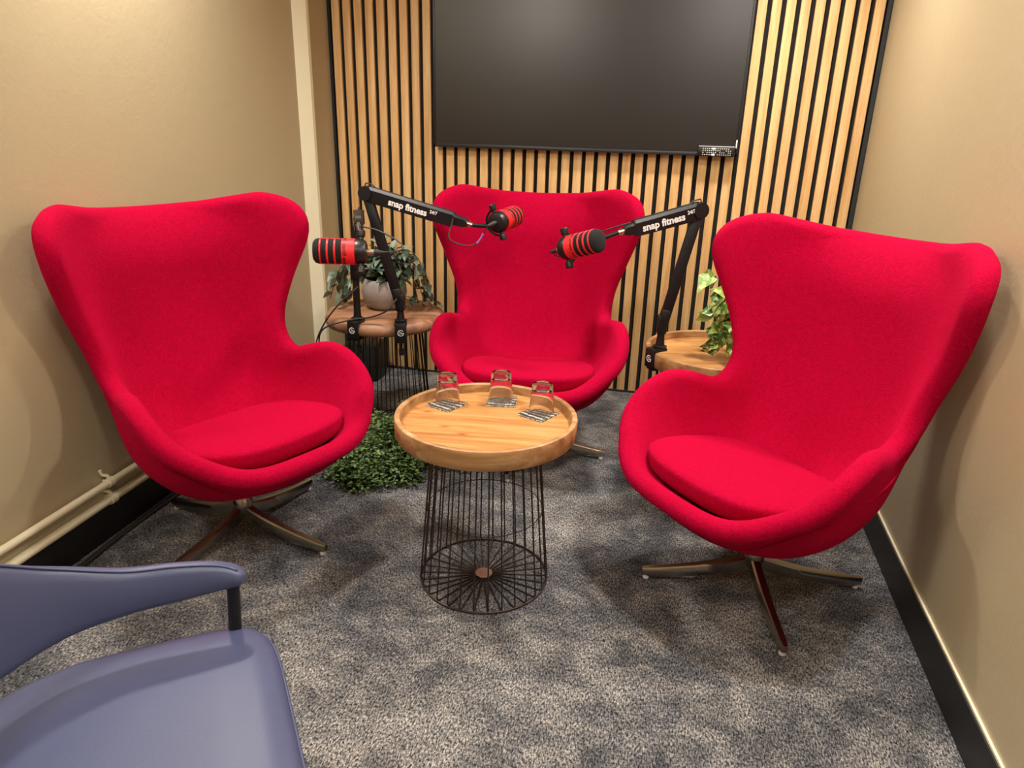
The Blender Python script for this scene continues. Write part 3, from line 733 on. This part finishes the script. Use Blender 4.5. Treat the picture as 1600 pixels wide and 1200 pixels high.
# ------------------------------------------------------------------ potted plants
def leaf_mesh(name, L, W, fold=0.25, droop=0.25, heart=False):
    b = MB(); n = 6; vs = []
    for k in range(n + 1):
        t = k / n
        wd = W * (math.sin(PI * min(1, t * 0.97 + 0.03)) ** 0.8) * (1.25 - 0.6 * t)
        if heart: wd = W * (1 - t) ** 0.62 * (1 if t > 0.02 else 0.55) * (0.75 + 0.6 * math.sin(PI * min(t * 1.6, 1)))
        y = L * t - (0.10 * L * 0 if not heart else 0); z = -droop * L * t * t
        vs += [(-wd / 2, y - (0.1 * L if heart and k == 0 else 0), z + fold * wd / 2), (0, y, z), (wd / 2, y - (0.1 * L if heart and k == 0 else 0), z + fold * wd / 2)]
    fs = []
    for k in range(n):
        a = 3 * k; fs += [(a, a + 1, a + 4, a + 3), (a + 1, a + 2, a + 5, a + 4)]
    b.add(vs, fs); return b.mesh(name, 180)
def place_leaf(me, parent, pos, d, up, s):
    o = link('leaf', me, None, parent); d = V(d).normalized(); x = d.cross(V(up))
    if x.length < 1e-4: x = V(1, 0, 0)
    x.normalize(); z = x.cross(d); mt = Matrix((x, d, z)).transposed().to_4x4(); mt = mt @ Matrix.Scale(s, 4); mt.translation = V(pos)
    o.matrix_basis = mt; return o
def rv(s=1.0): return V(*(rng.normal(size=3) * s))
# leafy grey pot on the left table
PX, PY, PZ = 0.552, -0.745, 0.5525
pp = empty('potted_plant', (PX, PY, PZ)); tag(pp, 'dusky trailing plant in a round grey pot on the dark wood table', 'potted plant')
pot = MB().lathe([(0, 0), (0.058, 0), (0.07, 0.006), (0.09, 0.035), (0.098, 0.07), (0.094, 0.105), (0.082, 0.128), (0.078, 0.13), (0.075, 0.126), (0.082, 0.105), (0, 0.1)], n=48).build('pot', 'pot', pp, 60)
MB().lathe([(0, 0.112), (0.05, 0.113), (0.0795, 0.108), (0.0795, 0.1)], n=24).build('soil', 'soil', pp)
nleaf = 0
lms = [leaf_mesh('leaf', L, W, f, dr) for L, W, f, dr in ((0.046, 0.026, 0.3, 0.25), (0.040, 0.025, 0.25, 0.4), (0.052, 0.025, 0.45, 0.15))]
for me in lms: me.materials.append(M['leaf_dark'])
nst = 27
for k in range(nst):
    az = 2 * PI * k / nst + rng.uniform(-0.15, 0.15); az -= 0.38 * math.sin(2 * az)
    reach = rng.uniform(0.15, 0.25) if abs(math.sin(az)) < 0.75 else rng.uniform(0.09, 0.15)
    if math.sin(az) < -0.8: reach = rng.uniform(0.06, 0.1)
    hgt = rng.uniform(0.15, 0.25) if k % 3 else rng.uniform(0.19, 0.27)
    dirx, diry = math.cos(az), math.sin(az) * 0.8
    if abs(dirx) > 0.55: end_z = rng.uniform(0.015, 0.09)
    else: end_z = rng.uniform(0.12, 0.2)
    if k % 3 == 0: reach *= 0.5; end_z = rng.uniform(0.13, 0.18)
    ctrl = [(0.03 * dirx, 0.03 * diry, 0.11), (reach * 0.35 * dirx, reach * 0.35 * diry, hgt), (reach * 0.75 * dirx, reach * 0.75 * diry, hgt * 0.9), (reach * dirx, reach * diry, end_z)]
    pts = [V(p) for p in catmull(ctrl, 5)]
    MB().tube(pts, 0.0018, 5).build('stem', 'stem', pp, 180)
    for i in range(3, len(pts)):
        for s in (-1, 1):
            if nleaf >= 298 or rng.random() < 0.56: continue
            nleaf += 1
            t = (pts[i] - pts[i - 1]).normalized(); sd = t.cross(V(0, 0, 1)).normalized() * s
            d = t * 0.55 + sd * 0.8 + rv(0.35) + V(0, 0, -0.1)
            pos = pts[i] + rv(0.004)
            if pos.z < 0.02: pos.z = 0.02
            if pos.z < 0.1 and math.hypot(pos.x, pos.y) < 0.3: d.normalize(); d.z = max(d.z, -(pos.z - 0.012) / 0.085); pos.z = max(pos.z, 0.03)
            place_leaf(lms[int(rng.integers(3))], pp, pos, d, V(0, 0, 1) + rv(0.3), rng.uniform(1.0, 1.5))
# variegated plant on the right table
QX, QY, QZ = 2.075, -0.90, 0.5255
vp = empty('potted_plant', (QX, QY, QZ)); tag(vp, 'bright variegated trailing plant on the tray table in the right corner', 'potted plant')
MB().lathe([(0, 0), (0.048, 0), (0.054, 0.004), (0.068, 0.1), (0.07, 0.112), (0.066, 0.112), (0.062, 0.1), (0, 0.098)], n=36).build('pot', 'pot', vp, 50)
MB().lathe([(0, 0.104), (0.062, 0.102), (0.062, 0.098)], n=24).build('soil', 'soil', vp)
pms = [leaf_mesh('leaf', L, W, f, dr, True) for L, W, f, dr in ((0.085, 0.066, 0.35, 0.25), (0.07, 0.055, 0.25, 0.4), (0.058, 0.046, 0.4, 0.15))]
for me in pms: me.materials.append(M['leaf_pothos'])
tips = [(-0.17, -0.01, 0.29), (-0.13, -0.03, 0.23), (-0.10, -0.06, 0.19), (-0.14, -0.05, 0.10), (-0.13, -0.09, 0.05), (-0.07, -0.14, 0.06), (0.02, -0.15, 0.10), (0.1, -0.06, 0.16), (0.12, 0.05, 0.2), (0.02, 0.1, 0.26), (-0.06, 0.08, 0.28), (0.0, -0.03, 0.32), (-0.08, -0.1, 0.13), (-0.16, 0.04, 0.14)]
for k, tp in enumerate(tips):
    tp = V(tp); ctrl = [(0.02 * tp.x / 0.15, 0.02 * tp.y / 0.15, 0.1), tuple(tp * 0.45 + V(0, 0, 0.13)), tuple(tp * 0.8 + V(0, 0, 0.05)), tuple(tp)]
    pts = [V(p) for p in catmull(ctrl, 4)]
    MB().tube(pts, 0.002, 5).build('stem', 'stem_green', vp, 180)
    for i in (4, 6, 8, 9, 10, 11, 12):
        d = (pts[i] - pts[i - 1]).normalized() * 0.45 + rv(0.5) + V(-0.15, -0.3, -0.55)
        d.normalize()
        if pts[i].z < 0.11: d.z = max(d.z, -(pts[i].z - 0.015) / 0.1)
        place_leaf(pms[int(rng.integers(3))], vp, pts[i], d, V(0, -0.9, 0.6) + rv(0.35), rng.uniform(0.6, 1.0))
# small-leaved greenery trailing on the floor
gp = empty('trailing_greenery', (0.70, -1.165, 0.0)); tag(gp, 'bushy small-leaved green foliage spilling over the carpet between chair and table', 'plant')
fb = MB(); sb = MB()
def sprig(ctrl, dens, spread):
    pts = catmull(ctrl, 14); L = len(pts)
    sb.tube([V(p) for p in pts], 0.0016, 4)
    for i in range(1, L):
        for _ in range(dens):
            p = V(pts[i]) + rv(spread); p.z = max(p.z, 0.006)
            d = rv(1.0); d.z = abs(d.z) * 0.6 - 0.1; d.normalize(); s = rng.uniform(0.010, 0.021)
            x = d.cross(V(0, 0, 1)); x = x.normalized() if x.length > 1e-3 else V(1, 0, 0); wv = x * s * 0.42; nz = x.cross(d) * s * 0.12
            fb.add([p, p + d * s * 0.5 + wv + nz, p + d * s, p + d * s * 0.5 - wv + nz], [(0, 1, 2), (0, 2, 3)])
for k in range(36):
    az = rng.uniform(0, 2 * PI); R0 = rng.uniform(0.10, 0.24)
    ex, ey = math.cos(az) * R0 * 1.0, math.sin(az) * R0 * 1.05
    hz = rng.uniform(0.05, 0.21)
    sprig([(0.02 * math.cos(az), 0.14 + 0.02 * math.sin(az), 0.05), (ex * 0.4, 0.10 + ey * 0.4, hz), (ex * 0.8, 0.03 + ey * 0.85, hz * 0.7), (ex, ey, rng.uniform(0.01, 0.05))], 5, 0.011)
for a, b2 in [((0.02, -0.20), (0.16, -0.13)), ((-0.10, -0.17), (0.02, -0.24)), ((0.1, 0.02), (0.27, 0.08)), ((0.12, 0.05), (0.31, 0.10)), ((0.14, 0.0), (0.36, 0.06)), ((0.12, 0.08), (0.34, 0.14)), ((-0.06, -0.05), (-0.19, -0.06)), ((-0.08, -0.08), (-0.16, -0.17)), ((0.06, -0.12), (0.2, -0.08))]:
    sprig([(a[0] * 0.3, a[1] * 0.3 + 0.05, 0.1), (a[0] * 0.8, a[1] * 0.8, 0.07), (a[0], a[1], 0.04), (b2[0], b2[1], 0.015)], 13, 0.018)
fo = fb.build('foliage', 'fern', gp, None); fo['kind'] = 'stuff'
so = sb.build('stems', 'stem_green', gp, 180); so['kind'] = 'stuff'
MB().lathe([(0, 0.001), (0.05, 0.001), (0.06, 0.006), (0.07, 0.06), (0.066, 0.062), (0.06, 0.05), (0, 0.048)], (0, 0.14, 0), n=28).build('nursery_pot', 'black_plastic', gp)

# ------------------------------------------------------------------ black speaker box in the left corner
bo = empty('speaker_box', (0.185, -0.175, 0)); tag(bo, 'small black speaker box on the floor behind the dark wood table', 'speaker')
MB().box((0, 0, 0.106), (0.18, 0.14, 0.2), bev=0.006).build('cabinet', 'black_plastic', bo)
MB().box((0, -0.0725, 0.106), (0.166, 0.008, 0.186), bev=0.002).build('grille', 'felt', bo)
for sx in (-1, 1):
    for sy in (-1, 1): MB().cyl((sx * 0.07, sy * 0.05, 0.0), (sx * 0.07, sy * 0.05, 0.008), 0.009, n=12).build('foot', 'black_plastic', bo)

# ------------------------------------------------------------------ blue leather chair
BF = V(0.78, 0.62, 0).normalized()        # it faces the tray table
bc = empty('lounge_chair', (1.100, -2.992, 0), math.atan2(BF.y, BF.x) + PI / 2); tag(bc, 'blue leather tub chair with wraparound back and black metal legs', 'chair')
def seat_pt(k, n=88):                      # local: forward = -Y; straight front, rounded back
    a = 2 * PI * k / n; ca, sa = math.cos(a), math.sin(a); e = 2 / (6.0 if sa < 0 else 2.5)
    e = 2 / (2.5 + 3.5 * min(1, max(0, (0.25 - sa) / 0.7)))
    return math.copysign(abs(ca) ** e, ca) * 0.272, math.copysign(abs(sa) ** e, sa) * (0.238 if sa < 0 else 0.262)
def seat_blue():
    n = 88; lev = [(0, .459, 0), (.5, .462, 1), (.8, .462, 1), (.93, .459, 1), (.98, .452, 1), (1.0, .444, 1), (1.006, .438, 1), (1.0, .432, 1), (.985, .418, 1), (.95, .405, 1), (0, .402, 0)]
    vs = []; idx = []
    for s, z, rg in lev:
        if not rg: idx.append([len(vs)] * n); vs.append((0, 0, z)); continue
        row = []
        for k in range(n):
            x, y = seat_pt(k); row.append(len(vs)); vs.append((x * s, y * s, z))
        idx.append(row)
    fs = []
    for i in range(len(lev) - 1):
        for k in range(n):
            u = []
            for t in (idx[i][k], idx[i][(k + 1) % n], idx[i + 1][(k + 1) % n], idx[i + 1][k]):
                if t not in u: u.append(t)
            if len(u) > 2: fs.append(tuple(u))
    return MB().add(vs, fs)
seat_blue().build('seat', 'leather', bc, 180)
MB().tube([(seat_pt(k)[0] * 1.006, seat_pt(k)[1] * 1.006, 0.438) for k in range(88)], 0.003, 6, closed=True).build('seat_piping', 'leather', bc, 180)
def back_blue():
    half = [(.243, -.205, .552, .572), (.249, -.165, .546, .592), (.252, -.10, .540, .604), (.252, -.02, .536, .614), (.230, .07, .533, .655), (.168, .15, .53, .722), (.085, .215, .53, .765), (0, .236, .53, .775)]
    full = half + [(-x, y, a, b) for x, y, a, b in half[-2::-1]]
    pth = catmull(full, 6); N = len(pth); K = 16; vs = []; fs = []; top = []
    for i, (x, y, z0, z1) in enumerate(pth):
        p = V(x, y, 0); a = V(*pth[max(i - 1, 0)][:2], 0); b = V(*pth[min(i + 1, N - 1)][:2], 0); d = (b - a).normalized(); o = V(-d.y, d.x, 0)
        if o.dot(p) < 0: o = -o
        et = min(1, min(i, N - 1 - i) / 3.0); et = math.sqrt(max(0.03, 1 - (1 - et) ** 2)); zm = (z0 + z1) / 2; hz = (z1 - z0) / 2 * (0.5 + 0.5 * et); th = 0.017 * et
        for k in range(K):
            an = 2 * PI * k / K; ca, sa = math.cos(an), math.sin(an)
            zz = zm + hz * math.copysign(abs(sa) ** 0.5, sa); q = p + o * (th * math.copysign(abs(ca) ** 0.8, ca) + 0.16 * (zz - z0))
            vs.append((q.x, q.y, zz))
        q = p + o * (0.16 * (zm + hz - z0) - th * 0.5); top.append((q.x, q.y, zm + hz * 0.99))
    for i in range(N - 1):
        for k in range(K): fs.append((i * K + k, i * K + (k + 1) % K, (i + 1) * K + (k + 1) % K, (i + 1) * K + k))
    fs += [tuple(range(K))[::-1], tuple((N - 1) * K + k for k in range(K))]
    return MB().add(vs, fs), top
bk, topl = back_blue(); bko = bk.build('backrest', 'leather', bc, 60)
MB().tube(topl[2:-2], 0.0022, 6).build('back_seam', 'leather', bko, 180)
for s in (-1, 1):
    MB().tube([(s * 0.247, -0.183, 0.565), (s * 0.252, -0.175, 0.42), (s * 0.264, -0.215, 0.0)], [0.0105, 0.0115, 0.009], 12).build('leg', 'black', bc)
    MB().tube([(s * 0.07, 0.225, 0.56), (s * 0.08, 0.19, 0.40), (s * 0.17, 0.235, 0.0)], [0.0105, 0.0115, 0.009], 12).build('leg', 'black', bc)
fr = MB()
for a, b2 in (((-.16, .16), (.16, .16)), ((-.25, -.175), (.25, -.175)), ((-.16, .16), (-.25, -.175)), ((.16, .16), (.25, -.175))): fr.tube([(a[0], a[1], .392), (b2[0], b2[1], .392)], 0.01, 8)
fr.build('seat_frame', 'black', bc)
